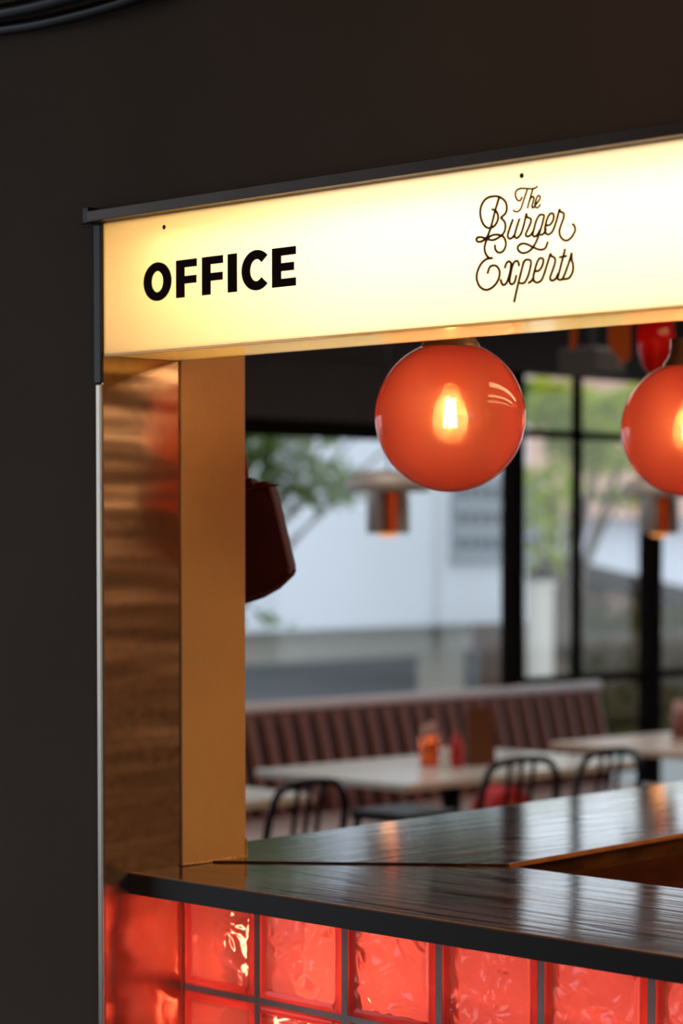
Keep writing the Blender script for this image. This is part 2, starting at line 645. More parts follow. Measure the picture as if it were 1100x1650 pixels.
box(bm, (-4.42, YP1, 2.06), (-4.38, YP2, 2.10), 0.004)
box(bm, (-4.42, YP1, 0.90), (-4.37, YP2, 0.94), 0.004)
box(bm, (-4.42, YP1, 0.45), (-4.39, YP2, 0.475), 0.004)
box(bm, (-4.42, YP1, 0.68), (-4.39, YP2, 0.70), 0.004)
obj('window_frame', bm, 'post', w2)
B('window_pane', (-4.402, YP1, 0.0), (-4.398, YP2, 2.36), 'pane', w2)
w3 = struct(empty('window_3', (0, 0, 0)))
bm = bmesh.new()
for y in (7.7, 8.4):
    box(bm, (-4.42, y, 0.0), (-4.38, y + 0.04, 2.36), 0.004)
box(bm, (-4.42, YP2, 2.06), (-4.38, 9.0, 2.10), 0.004)
box(bm, (-4.42, YP2, 0.90), (-4.37, 9.0, 0.94), 0.004)
obj('window_frame', bm, 'post', w3)
B('window_pane', (-4.402, YP2, 0.0), (-4.398, 9.0, 2.36), 'pane', w3)
struct(B('trim_1', (-4.44, YP1 - 0.040, 0), (-4.36, YP1 + 0.040, 2.36), 'post', bevel=0.005))
struct(B('trim_2', (-4.44, YP2 - 0.045, 0), (-4.36, YP2 + 0.045, 2.36), 'post', bevel=0.005))

# hatch jamb: brushed steel reveal with a folded edge, painted pillar behind it
j = struct(empty('trim_jamb', (0, 0, 0)))
B('steel_reveal', (-0.004, 0.0, 0.0), (0.0, 0.1595, SB - 0.001), 'steel', j)
bm = bmesh.new()
box(bm, (-0.0125, -0.006, 0.0), (-0.001, 0.0015, 1.84), 0.0015)
obj('folded_edge', bm, 'trim', j)
B('edge_upright', (-0.016, -0.006, 1.842), (0.0, 0.0015, ST - 0.002), 'black', j, 0.001)
p = struct(empty('pillar', (0, 0, 0)))
B('pillar_body', (-0.15, 0.1605, 1.05), (0.004, 0.303, 2.72), 'pillar', p, 0.0015)
bm = bmesh.new()
pts = [(0.0045, 0.160 + 0.0265 * i / 1 * 0.2, 1.0525 + random.uniform(-0.001, 0.0015)) for i in range(28)]
tube(bm, pts, [random.uniform(0.001, 0.0026) for _ in pts], 6)
pts = [(0.0045, 0.3035, 1.052 + 0.004 * i) for i in range(9)]
tube(bm, pts, [random.uniform(0.001, 0.002) for _ in pts], 6)
obj('sealant_bead', bm, 'sealant', p, True)
B('pillar_base', (-0.15, 0.1605, 0), (-0.006, 0.303, 1.05), 'inner_wall', p)

# unseen kitchen fittings, added so their bands show in the brushed steel
kb = tag(empty('added_kitchen_counter', (4.5, 4.6, 0)), 'unseen steel-topped kitchen counter added along the inner right wall', 'counter')
B('counter_body', (-0.25, -3.4, 0), (0.29, 3.6, 0.90), 'inner_dark', kb)
B('counter_top', (-0.28, -3.4, 0.90), (0.29, 3.6, 0.94), 'trim', kb)
for z_, lab_ in ((1.32, 'lowest unseen dark shelf added on the inner right kitchen wall'), (1.58, 'middle unseen dark shelf added on the inner right kitchen wall'), (1.84, 'topmost unseen dark shelf added on the inner right kitchen wall')):
    tag(B('added_shelf', (4.52, 1.4, z_), (4.795, 8.0, z_ + 0.05), 'inner_dark'), lab_, 'shelf', 'added kitchen wall shelves')
struct(B('trim_added_red', (4.74, 0.3, 2.02), (4.80, 8.9, 2.24), 'red_band'))  # added red strip, stands in for a red-lit band in the steel

# ------------------------------------------------------------------ light-box sign
sg = tag(empty('lightbox_sign', (0, 0, SB)), 'long glowing cream light-box sign with black and brown lettering above the hatch', 'sign')


def inv(o, root):
    o.location = -root.location
    return o


inv(B('face_panel', (0.002, 0.0, SB + 0.002), (XR, 0.004, ST), 'acrylic', sg), sg)
inv(B('underside_panel', (0.002, 0.0105, SB), (XR, 0.158, SB + 0.003), 'acrylic_under', sg), sg)
bm = bmesh.new()
box(bm, (0.001, 0.150, SB + 0.004), (XR, 0.158, ST))          # back
box(bm, (0.001, 0.005, ST - 0.002), (XR, 0.158, ST + 0.004))   # top
box(bm, (-0.003, 0.004, SB + 0.004), (0.0018, 0.158, ST))      # end
obj('housing', bm, 'white_in', sg).location = -sg.location
bm = bmesh.new()
box(bm, (-0.012, -0.022, ST + 0.002), (XR, 0.0015, ST + 0.019), 0.001)
o = inv(obj('top_rail', bm, 'dark_trim', sg), sg)
bm = bmesh.new()
box(bm, (-0.026, -0.020, ST + 0.001), (-0.0125, 0.0015, ST + 0.026), 0.001)
tube(bm, [(-0.02, -0.024, ST - 0.004), (-0.004, -0.024, ST - 0.004)], 0.003, 8)
inv(obj('rail_end_clip', bm, 'black', sg), sg)
bm = bmesh.new()
box(bm, (0.002, -0.001, SB - 0.0015), (XR, 0.0095, SB + 0.0018), 0.0005)
inv(obj('bottom_lip', bm, 'acrylic_under', sg), sg)
for px, py in ((264.5, 366), (840.5, 283)):
    c = on('y', -0.001, px, py)
    bm = bmesh.new()
    prof = [(0.0, 0.0022), (0.0022, 0.002), (0.0034, 0.001), (0.0036, 0)]
    lathe(bm, prof, (0, 0, 0), 14)
    bmesh.ops.rotate(bm, verts=bm.verts[:], cent=(0, 0, 0), matrix=Matrix.Rotation(math.radians(90), 3, 'X'))
    s = obj('screw', bm, 'screw', sg, True)
    s.location = c - sg.location
# lamps inside the box (light reaches the face from behind)
for xa_, xb_, pw_, lc_ in ((0.46, 2.33, 2.7, (1.0, 0.98, 0.96)), (0.27, 0.46, 0.25, (1.0, 0.90, 0.62)), (0.04, 0.27, 0.26, (1.0, 0.68, 0.20))):
    la = area('sign_lamp', ((xa_ + xb_) / 2, 0.147, (SB + ST) / 2), xb_ - xa_, 0.19, pw_, lc_, (0, -1, 0))
    la.parent = sg
    la.location = Vector(la.location) - sg.location

la = area('sign_lamp', (1.22, 0.085, ST - 0.02), 2.2, 0.09, 2.4, (1.0, 0.90, 0.70), (0, 0, -1))
la.parent = sg
la.location = Vector(la.location) - sg.location

# OFFICE in heavy capitals
def sx(c):
    return on('y', 0, 200 + c * 300 / 1100.0, 440).x


ZT, ZB = on('y', 0, 374.5, 409.0).z, on('y', 0, 374.5, 470.9).z
HL = ZT - ZB
bar = HL * 0.205
bm = bmesh.new()
Y0, Y1 = -0.0016, 0.0003


def rect(x0, x1, z0, z1):
    box(bm, (x0, Y0, z0), (x1, Y1, z1))


def ring(cx, cz, ax, az, bx, bz, a0=0, a1=360, n=48, close=True):
    outer, inner = [], []
    for k in range(n + 1):
        t = math.radians(a0 + (a1 - a0) * k / n)
        outer.append((cx + ax * math.cos(t), cz + az * math.sin(t)))
        inner.append((cx + bx * math.cos(t), cz + bz * math.sin(t)))
    for k in range(n):
        prism(bm, [outer[k], outer[k + 1], inner[k + 1], inner[k]], 'y', Y0, Y1)


x0, x1 = sx(118), sx(280)
ring((x0 + x1) / 2, (ZT + ZB) / 2, (x1 - x0) / 2, HL * 0.52, (x1 - x0) / 2 * 0.44, HL * 0.285)
for a, b in ((310, 430), (463, 585)):
    x0, x1 = sx(a), sx(b)
    st = (x1 - x0) * 0.40
    rect(x0, x0 + st, ZB, ZT)
    rect(x0 + st, x1, ZT - bar, ZT)
    rect(x0 + st, x1 - (x1 - x0) * 0.02, ZB + HL * 0.36, ZB + HL * 0.36 + bar)
rect(sx(615), sx(667), ZB, ZT)
x0, x1 = sx(697), sx(872)
ring((x0 + x1) / 2, (ZT + ZB) / 2, (x1 - x0) / 2, HL * 0.52, (x1 - x0) / 2 * 0.45, HL * 0.285, 44, 316)
x0, x1 = sx(877), sx(1015)
st = (x1 - x0) * 0.37
rect(x0, x0 + st, ZB, ZT)
rect(x0 + st, x1, ZT - bar, ZT)
rect(x0 + st, x1, ZB, ZB + bar)
rect(x0 + st, x1 - (x1 - x0) * 0.08, ZB + HL * 0.40, ZB + HL * 0.40 + bar)
o = inv(obj('bold_lettering', bm, 'ink', sg), sg)
o['label'] = 'OFFICE in heavy black capitals'

STROKES = [
    [(505, 385), (490, 415), (465, 410), (450, 370), (460, 335), (495, 318), (540, 319), (585, 321), (615, 312), (628, 300)],
    [(548, 322), (530, 375), (510, 435), (495, 480), (470, 505), (445, 503), (432, 492)],
    [(592, 322), (570, 395), (547, 480)],
    [(553, 455), (570, 405), (588, 385), (600, 392), (592, 430), (584, 462), (592, 475), (606, 460)],
    [(606, 460), (630, 430), (650, 395), (642, 375), (626, 385), (613, 425), (608, 458), (620, 475), (640, 465), (652, 445)],
    [(262, 487), (290, 496), (310, 530), (308, 575), (285, 617), (250, 636), (212, 628), (180, 580), (168, 510), (180, 450), (215, 402), (270, 382), (325, 388), (370, 425), (382, 475), (370, 520), (333, 553)],
    [(333, 553), (362, 585), (371, 630), (355, 680), (310, 718), (265, 735), (220, 725), (185, 712), (150, 712), (136, 730), (150, 748), (180, 744), (215, 718), (240, 670), (262, 600), (290, 490), (320, 392)],
    [(286, 772), (290, 810), (315, 835), (350, 825), (373, 780), (368, 730), (345, 702), (300, 690), (250, 702), (220, 735), (203, 790), (210, 840), (235, 875), (268, 880)],
    [(268, 880), (220, 887), (175, 925), (145, 990), (140, 1050), (165, 1110), (215, 1136), (270, 1112), (310, 1060), (325, 1000), (310, 955), (280, 938), (245, 952), (226, 1005)],
    [(432, 565), (410, 625), (390, 690), (396, 718), (416, 722), (438, 700), (452, 670)],
    [(485, 560), (465, 620), (446, 690), (452, 716), (472, 713), (497, 680), (517, 620), (540, 518)],
    [(540, 518), (545, 548), (573, 562), (575, 590), (555, 640), (534, 688), (546, 706), (572, 694), (592, 665)],
    [(683, 532), (650, 531), (622, 570), (602, 640), (590, 688), (603, 706), (628, 690), (650, 650)],
    [(685, 532), (660, 630), (628, 725), (600, 780), (560, 825), (510, 839), (475, 818), (474, 782), (510, 762), (550, 770), (600, 795), (650, 812), (692, 798), (713, 746)],
    [(655, 695), (680, 680), (700, 640)],
    [(700, 617), (730, 610), (756, 570), (758, 527), (736, 520), (712, 550), (692, 620), (691, 668), (712, 690), (745, 670), (768, 620), (787, 560), (806, 484)],
    [(806, 484), (815, 506), (840, 520), (838, 560), (816, 620), (805, 670), (820, 715), (857, 739), (900, 715), (931, 660), (926, 622), (910, 604)],
    [(365, 962), (378, 922), (400, 905), (416, 925), (410, 980), (395, 1040), (375, 1085), (350, 1096), (336, 1070), (334, 1050)],
    [(482, 945), (472, 907), (450, 905), (430, 935), (412, 1010), (404, 1068), (420, 1090), (445, 1072), (459, 1015)],
    [(520, 902), (500, 980), (470, 1100), (440, 1235)],
    [(510, 930), (530, 897), (555, 892), (576, 908), (570, 960), (550, 1030), (522, 1078), (488, 1082)],
    [(555, 1080), (578, 1065), (600, 1030)],
    [(608, 986), (640, 980), (668, 940), (676, 893), (656, 878), (632, 900), (610, 965), (596, 1030), (601, 1064), (626, 1076), (660, 1058), (685, 1000), (708, 925), (735, 840)],
    [(735, 840), (740, 862), (768, 880), (769, 920), (746, 990), (730, 1040), (745, 1061), (775, 1045), (797, 1000)],
    [(852, 803), (830, 890), (802, 1000), (792, 1040), (808, 1055), (838, 1048)],
    [(805, 873), (865, 862)],
    [(905, 835), (880, 920), (850, 1005), (828, 1050)],
    [(905, 838), (905, 890), (916, 940), (910, 995), (882, 1040), (840, 1050)],
]
bm = bmesh.new()
for s in STROKES:
    q = smooth_path([(a, b, 0) for a, b in s], 5)
    small = s[0][1] < 480 and 430 < s[0][0] < 610 and s[0][1] > 300
    tube(bm, [on('y', -0.0005, 740 + v.x / 5, 240 + v.y / 5) - sg.location for v in q], 0.00145 if small else 0.0018, 6)
o = obj('script_lettering', bm, 'brown_ink', sg, True)
o['label'] = 'The Burger Experts in fine brown looping script'

# ------------------------------------------------------------------ worktops
CT, CBOT = 1.05, 1.015


def inner_x(y):
    return 0.382 - 0.10 * (y - 0.545)


def outer_x(y):
    return -0.148 - 0.0746 * (y - 0.441)


fc = tag(empty('worktop', (0, 0.05, CBOT)), 'dark varnished wooden worktop running along the hatch above red glass blocks', 'worktop')
bm = bmesh.new()
poly = [(0.0005, 0.052), (XR, 0.052), (XR, 0.545), (0.380, 0.545), (0.0045, 0.2225), (0.0045, 0.16), (0.0005, 0.16)]
prism(bm, poly, 'z', CBOT + 0.001, CT)
inv(obj('slab', bm, 'walnut_x', fc), fc)
bm = bmesh.new()
box(bm, (0.0005, 0.050, CBOT), (XR, 0.0525, CT - 0.0012), 0.0004)
inv(obj('edge_band', bm, 'edge', fc), fc)['label'] = 'black front edge of the worktop'
bm = bmesh.new()
box(bm, (0.0005, 0.0495, CT - 0.0026), (XR, 0.0535, CT + 0.0004), 0.0006)
inv(obj('worn_highlight', bm, 'worn_glint', fc), fc)  # worn front edge with its gold highlight painted in

bc = tag(empty('bar_counter', (0, 1.5, 0)), 'dark varnished wooden bar counter running back into the room from the corner', 'counter')
YE = 3.4
bm = bmesh.new()
poly = [(0.0045, 0.2272), (0.3765, 0.5475), (inner_x(YE), YE), (outer_x(YE), YE), (outer_x(0.305), 0.305), (0.0045, 0.305)]
prism(bm, poly, 'z', CBOT + 0.001, CT + 0.003)
inv(obj('slab', bm, 'walnut_y', bc), bc)
bm = bmesh.new()
tube(bm, [(0.0075, 0.2272, CT + 0.0016), (0.19, 0.3845, CT + 0.0016), (0.3765, 0.5455, CT + 0.0016)], [0.0006, 0.0010, 0.0016], 6)
inv(obj('seam_edge', bm, 'apron', bc), bc)
bm = bmesh.new()
prism(bm, [(0.379, 0.548), (inner_x(YE) + 0.001, YE), (inner_x(YE) + 0.005, YE), (0.384, 0.548)], 'z', CT - 0.004, CT + 0.0036)
inv(obj('worn_highlight', bm, 'worn_glint', bc), bc)  # orange highlight along the bar's inner edge, painted as a strip
bm = bmesh.new()
prism(bm, [(0.355, 0.60), (inner_x(YE) - 0.02, YE), (inner_x(YE) + 0.001, YE), (0.376, 0.60)], 'z', CT - 0.125, CBOT + 0.001)
box(bm, (0.30, 1.25, 0.80), (0.318, 1.30, 0.92))
inv(obj('apron', bm, 'apron', bc), bc)['label'] = 'reddish brown apron board under the bar top'
bm = bmesh.new()
prism(bm, [(-0.02, 0.40), (0.12, 0.40), (0.0, YE - 0.2), (-0.25, YE - 0.2)], 'z', 0, CBOT)
inv(obj('base_panel', bm, 'inner_wall', bc), bc)

# ------------------------------------------------------------------ glass-block front
gb = tag(empty('glass_block_front', (0, 0.2, 0)), 'back-lit red glass block panel under the worktop', 'counter front')
BY = 0.164
jx = [0.0] + [0.179 + 0.2 * k for k in range(11)]
rows = [(0.853, 1.014), (0.655, 0.843)]
G = 0.0065
bm = bmesh.new()
for x in jx[1:]:
    box(bm, (x - G, BY + 0.003, 0.64), (x + G, BY + 0.045, 1.014))
box(bm, (0.001, BY + 0.0035, 0.843), (XR - 0.02, BY + 0.0445, 0.853))
box(bm, (0.001, BY + 0.0035, 0.64), (XR - 0.02, BY + 0.0445, 0.655))
inv(obj('mortar', bm, 'mortar', gb), gb)


def block_mesh(w, h):
    """pressed-glass block: raised rim, stepped frame and a rippled pillow face, open behind"""
    bm = bmesh.new()
    nx, nz = 26, 24
    rim = 0.010
    rnd = random.Random(int(w * 1e4))

    def hgt(u, v):
        du = min(u, w - u)
        dv = min(v, h - v)
        d = min(du, dv)
        if d < 0.004:
            return 0.004 - 0.004 * math.sin(d / 0.004 * math.pi / 2)
        if d < rim:
            return 0.0
        if d < rim + 0.004:
            return 0.0035 * (d - rim) / 0.004
        p = min(1, (d - rim - 0.004) / 0.03)
        return 0.0035 - 0.0022 * math.sin(p * math.pi / 2) + 0.0008 * math.sin(u * 70 + v * 25) * p
    us = sorted(set([0, 0.002, 0.004, 0.007, rim, rim + 0.004] + [rim + 0.004 + (w - 2 * rim - 0.008) * i / nx for i in range(nx + 1)] + [w - rim - 0.004, w - rim, w - 0.007, w - 0.004, w - 0.002, w]))
    vs = sorted(set([0, 0.002, 0.004, 0.007, rim, rim + 0.004] + [rim + 0.004 + (h - 2 * rim - 0.008) * i / nz for i in range(nz + 1)] + [h - rim - 0.004, h - rim, h - 0.007, h - 0.004, h - 0.002, h]))
    g = [[bm.verts.new((u, hgt(u, v), v)) for v in vs] for u in us]
    for i in range(len(us) - 1):
        for k in range(len(vs) - 1):
            f = bm.faces.new([g[i][k], g[i + 1][k], g[i + 1][k + 1], g[i][k + 1]])
            f.smooth = True
            uu = (us[i] + us[i + 1]) / 2
            vv = (vs[k] + vs[k + 1]) / 2
            f.material_index = 1 if min(uu, w - uu, vv, h - vv) < rim + 0.0035 else 0
    # side walls
    edge = [v for v in (g[i][0] for i in range(len(us)))] + [g[-1][k] for k in range(1, len(vs))] + [g[i][-1] for i in range(len(us) - 2, -1, -1)] + [g[0][k] for k in range(len(vs) - 2, 0, -1)]
    back = [bm.verts.new((v.co.x, 0.05, v.co.z)) for v in edge]
    n = len(edge)
    for i in range(n):
        f = bm.faces.new([edge[i], back[i], back[(i + 1) % n], edge[(i + 1) % n]])
        f.material_index = 1
    me = bpy.data.meshes.new('glass_block')
    bmesh.ops.recalc_face_normals(bm, faces=bm.faces[:])
    bm.to_mesh(me)
    bm.free()
    me.materials.append(M['block'])
    me.materials.append(M['block_rim'])
    return me


cache = {}
for r, (z0, z1) in enumerate(rows):
    for c in range(len(jx) - 1):
        if c > 8 or (r == 1 and c > 4):
            pass
        xa = jx[c] + (G if c else 0.002)
        xb = jx[c + 1] - G
        key = (round(xb - xa, 4), round(z1 - z0, 4))
        if key not in cache:
            cache[key] = block_mesh(*key)
        o = bpy.data.objects.new('glass_block', cache[key])
        COL.objects.link(o)
        o.parent = gb
        o.location = Vector((xa, BY, z0)) - gb.location
inv(B('backing_panel', (0.001, 0.40, 0.62), (XR, 0.41, 1.012), 'white_in', gb), gb)
inv(B('plinth', (0.001, BY + 0.003, 0.0), (XR, 0.40, 0.64), 'facade', gb), gb)
bm = bmesh.new()
tube(bm, [(0.03, 0.30, 0.93), (0.16, 0.30, 0.76)], 0.006, 8)
tube(bm, [(0.27, 0.30, 0.99), (0.33, 0.30, 0.80)], 0.005, 8)
tube(bm, [(0.5, 0.34, 0.70), (XR - 0.1, 0.34, 0.70)], 0.006, 8)
inv(obj('lamp_tube', bm, emission('block_tube', (1.0, 0.80, 0.55), 30), gb), gb)
lb = area('block_lamp', (XR / 2, 0.385, 0.86), XR - 0.04, 0.20, 1.0, (1.0, 0.85, 0.84), (0, -1, 0))
lb.parent = gb
lb.location = Vector(lb.location) - gb.location

# ------------------------------------------------------------------ globe lamps
R = 0.125


def make_globe():
    g = empty('globe_lamp', (0, 0, 0))
    a0 = math.radians(23)
    bm = bmesh.new()
    prof = [(R * math.sin(a0 + (math.pi - a0) * k / 40), R * math.cos(a0 + (math.pi - a0) * k / 40)) for k in range(41)]
    prof[-1] = (0, -R)
    prof.insert(0, (0, R * math.cos(a0)))
    lathe(bm, prof, seg=64)
    obj('globe_shade', bm, 'globe', g, True)
    bm = bmesh.new()
    prof = [(R * 1.006 * math.sin(a0), R * math.cos(a0) - 0.001), (0.047, 0.120), (0.040, 0.130), (0.036, 0.142), (0.035, 0.165), (0.010, 0.168), (0.0, 0.168)]
    lathe(bm, prof, seg=48)
    obj('shade_cap', bm, 'tan', g, True)
    bm = bmesh.new()
    tube(bm, [(0, 0, 0.167), (0, 0, 2.72 - 1.795)], 0.005, 10)
    obj('suspension_rod', bm, 'black', g, True)
    bm = bmesh.new()
    lathe(bm, [(0.0, R - 0.001), (0.017, R - 0.002), (0.017, 0.062), (0.020, 0.060), (0.020, 0.054), (0.013, 0.052), (0.0, 0.052)], seg=24)
    obj('lamp_holder', bm, 'brass', g, True)
    bm = bmesh.new()
    lathe(bm, [(0.012, 0.052), (0.014, 0.042), (0.026, 0.018), (0.031, -0.005), (0.028, -0.025), (0.016, -0.042), (0.0, -0.047)], seg=24)
    bulb = obj('bulb', bm, 'bulbglass', g, True)
    bm = bmesh.new()
    for k in range(4):
        t = math.pi / 2 * k + 0.5
        tube(bm, [(0.0065 * math.cos(t), 0.0065 * math.sin(t), 0.030), (0.0095 * math.cos(t), 0.0095 * math.sin(t), -0.018)], 0.0022, 6)
    obj('filament', bm, 'filament', bulb, True)
    point('bulb_glow', (0, 0, 0.004), 0.12, (1.0, 0.62, 0.28), 0.024, g)
    return g


g1 = make_globe()
gpos = [(0.296, 0.496), (0.296, 1.144), (0.296, 1.80), (0.296, 2.45)]
glab = ['red glass globe lamp hanging below the middle of the glowing sign',
        'red glass globe lamp cut off at the right edge behind the hatch',
        'red glass globe lamp third from the sign along the bar',
        'red glass globe lamp farthest from the sign along the bar']
for i, (x, y) in enumerate(gpos):
    g = g1 if i == 0 else copy_tree(g1)
    g.location = (x, y, 1.795)
    tag(g, glab[i], 'lamp', 'red globe lamps over the bar')

# ------------------------------------------------------------------ bag behind the pillar
bag = tag(empty('canvas_bag', (-0.1, 0.48, 1.5)), 'dark red canvas bag hanging half hidden behind the ochre pillar', 'bag')
YB = 0.44
sil = [(392, 772), (416, 769), (422, 777), (441, 774), (449, 780), (458, 812), (470, 864), (482, 914), (481, 928), (458, 950), (431, 965), (393, 978), (352, 985), (350, 772)]
bm = bmesh.new()
pf = [on('y', YB, a, b) for a, b in sil]
cx = sum(v.x for v in pf) / len(pf)
cz = sum(v.z for v in pf) / len(pf)
layers = [(0.0, 0.90), (0.006, 0.97), (0.02, 1.0), (0.07, 1.0), (0.10, 0.97), (0.11, 0.88)]
rings = []
for dy, s in layers:
    rings.append([bm.verts.new((cx + (v.x - cx) * s - dy * 0.9, YB - 0.02 + dy, cz + (v.z - cz) * s)) for v in pf])
for a, b in zip(rings, rings[1:]):
    for k in range(len(a)):
        bm.faces.new([a[k], a[(k + 1) % len(a)], b[(k + 1) % len(a)], b[k]])
bm.faces.new(rings[0])
bm.faces.new(rings[-1][::-1])
inv(obj('bag_body', bm, 'bag', bag), bag)
bm = bmesh.new()
q = [on('y', YB - 0.024, a, b) for a, b in ((352, 800), (392, 792), (420, 784), (447, 782))]
tube(bm, smooth_path(q), 0.0022, 6)
inv(obj('seam_piping', bm, 'bag_dark', bag, True), bag)
bm = bmesh.new()
q = [on('y', YB - 0.022, a, b) for a, b in ((355, 975), (393, 966), (430, 953), (456, 938), (476, 918))]
tube(bm, smooth_path(q), 0.0022, 6)
inv(obj('seam_piping', bm, 'bag_dark', bag, True), bag)
bm = bmesh.new()
tx = on('y', YB, 380, 772)
tube(bm, smooth_path([(tx.x - 0.045, YB + 0.03, tx.z - 0.01), (tx.x - 0.04, YB + 0.02, tx.z + 0.06), (tx.x - 0.02, YB, tx.z + 0.08), (tx.x - 0.005, YB + 0.02, tx.z + 0.05), (tx.x, YB + 0.03, tx.z - 0.01)]), 0.004, 8)
inv(obj('handle', bm, 'bag_dark', bag, True), bag)
bm = bmesh.new()
tube(bm, [(tx.x - 0.02, 0.302, tx.z + 0.09), (tx.x - 0.02, YB + 0.01, tx.z + 0.075), (tx.x - 0.02, YB + 0.02, tx.z + 0.09)], 0.004, 8)
tag(obj('wall_hook', bm, 'black', None, True), 'black hook on the back of the ochre pillar holding the red bag', 'hook')

# ------------------------------------------------------------------ cables at the top left
c0 = [on('y', -0.03, a, b) for a, b in ((-1500, 60), (-700, 110), (-250, 82), (-60, 55), (0, 47), (60, 38), (130, 22), (200, 2), (260, -20), (340, -56), (600, -210), (800, -360))]
bm = bmesh.new()
tube(bm, smooth_path(c0), 0.0115, 10)
tag(obj('cable', bm, 'blackgloss', None, True), 'lower black cable across the top left corner of the dark wall', 'cable')
c1 = [on('y', -0.062, a, b) for a, b in ((-1500, 20), (-700, 80), (-250, 58), (-60, 30), (0, 20), (60, 8), (120, -8), (200, -32), (300, -72), (600, -240), (800, -395))]
bm = bmesh.new()
tube(bm, smooth_path(c1), 0.0135, 10)
tag(obj('cable', bm, 'blackgloss', None, True), 'thicker upper black cable at the top left corner of the wall', 'cable')

# ------------------------------------------------------------------ dining room: banquette
bq = tag(empty('banquette', (-4.1, 3.6, 0)), 'long wine red channel-tufted banquette under the far windows', 'bench')
Y0b, Y1b, XB = 0.6, 6.38, -4.16
pitch = 0.098
nch = int((Y1b - Y0b) / pitch)
bm = bmesh.new()
cols = []
for i in range(nch * 8 + 1):
    y = Y0b + (Y1b - Y0b) * i / (nch * 8)
    ph = (i % 8) / 8
    b = abs(math.sin(math.pi * i / 8)) ** 0.9 * 0.05
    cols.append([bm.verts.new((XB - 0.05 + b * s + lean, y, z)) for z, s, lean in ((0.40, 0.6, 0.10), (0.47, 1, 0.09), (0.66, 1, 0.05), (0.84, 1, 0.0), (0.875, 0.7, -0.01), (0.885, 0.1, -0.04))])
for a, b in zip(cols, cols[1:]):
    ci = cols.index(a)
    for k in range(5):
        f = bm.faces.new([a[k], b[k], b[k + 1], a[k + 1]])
        f.material_index = 1 if ci % 8 in (0, 1, 6, 7) else 0  # darker colour in the grooves between channels
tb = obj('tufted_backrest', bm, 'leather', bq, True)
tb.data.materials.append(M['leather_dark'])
inv(tb, bq)
B('back_frame', (-4.335, Y0b, 0.0), (-4.20, Y1b + 0.02, 0.89), 'leather', bq, 0.01).location = -bq.location
bm = bmesh.new()
tube(bm, [(-4.215, Y0b, 0.898), (-4.215, Y1b + 0.02, 0.898)], 0.024, 12)
inv(obj('top_piping', bm, 'piping', bq, True), bq)
bm = bmesh.new()
box(bm, (-4.14, Y0b, 0.34), (-3.62, Y1b, 0.46), 0.02)
inv(obj('seat_cushion', bm, 'seat', bq), bq)
inv(B('seat_base', (-4.2, Y0b, 0.0), (-3.68, Y1b, 0.34), 'leather', bq), bq)


# ------------------------------------------------------------------ tables
def table(x0, x1, y0, y1, mat, label):
    cx, cy = (x0 + x1) / 2, (y0 + y1) / 2
    t = tag(empty('dining_table', (cx, cy, 0)), label, 'table', 'dining tables in front of the banquette')
    B('tabletop', (x0 - cx, y0 - cy, 0.722), (x1 - cx, y1 - cy, 0.75), mat, t, 0.004)
    bm = bmesh.new()
    tube(bm, [(0, 0, 0.02), (0, 0, 0.722)], 0.036, 14)
    obj('pedestal', bm, 'black', t, True)
    bm = bmesh.new()
    box(bm, (-0.28, -0.04, 0), (0.28, 0.04, 0.03), 0.008)
    box(bm, (-0.04, -0.28, 0), (0.04, 0.28, 0.03), 0.008)
    obj('foot', bm, 'black', t)
    return t


table(-3.42, -2.68, 2.35, 3.06, 'tabletop', 'pale table whose corner shows just right of the ochre pillar')
table(-3.45, -2.68, 3.50, 4.78, 'tabletop', 'pale table holding the condiments and brown menu')
table(-3.45, -2.70, 5.15, 6.40, 'tabletop_warm', 'oak-coloured table at the right edge beside the last window post')


# ------------------------------------------------------------------ chairs
def make_chair():
    c = empty('metal_chair', (0, 0, 0))
    wd_ = 0.18
    bm = bmesh.new()
    arch = [(0.17, -wd_, 0.45), (0.20, -wd_, 0.62), (0.225, -wd_ * 0.98, 0.76), (0.232, -wd_ * 0.78, 0.83), (0.235, -wd_ * 0.35, 0.85), (0.235, wd_ * 0.35, 0.85), (0.232, wd_ * 0.78, 0.83), (0.225, wd_ * 0.98, 0.76), (0.20, wd_, 0.62), (0.17, wd_, 0.45)]
    tube(bm, smooth_path(arch, 5), 0.0125, 10)
    obj('back_frame', bm, 'chairmetal', c, True)
    for y in (-0.055, 0.0, 0.055):
        bm = bmesh.new()
        tube(bm, smooth_path([(0.165, y, 0.455), (0.20, y, 0.63), (0.234, y, 0.845)], 4), 0.008, 8)
        obj('spindle', bm, 'chairmetal', c, True)
    bm = bmesh.new()
    box(bm, (-0.21, -0.20, 0.43), (0.19, 0.20, 0.458), 0.012)
    obj('seat', bm, 'chairmetal', c)
    for sx_, sy in ((1, 1), (1, -1), (-1, 1), (-1, -1)):
        bm = bmesh.new()
        tube(bm, [(0.165 * sx_, 0.165 * sy, 0.435), (0.215 * sx_, 0.195 * sy, 0.0)], [0.013, 0.010], 10)
        obj('leg', bm, 'chairmetal', c, True)
    return c


ch = make_chair()
for i, (x, y, r, lab) in enumerate([
        (-2.48, 2.60, 0.1, 'black metal chair nearest the ochre pillar, at the corner-only table'),
        (-2.52, 3.66, -0.06, 'black metal chair with a red bag on its seat'),
        (-2.52, 4.11, 0.03, 'black metal chair between the red bag chair and the oak table'),
        (-2.50, 5.75, 0.0, 'black metal chair drawn up to the oak-coloured table')]):
    c = ch if i == 0 else copy_tree(ch)
    c.location = (x, y, 0)
    c.rotation_euler.z = r
    tag(c, lab, 'chair', 'metal chairs along the tables')

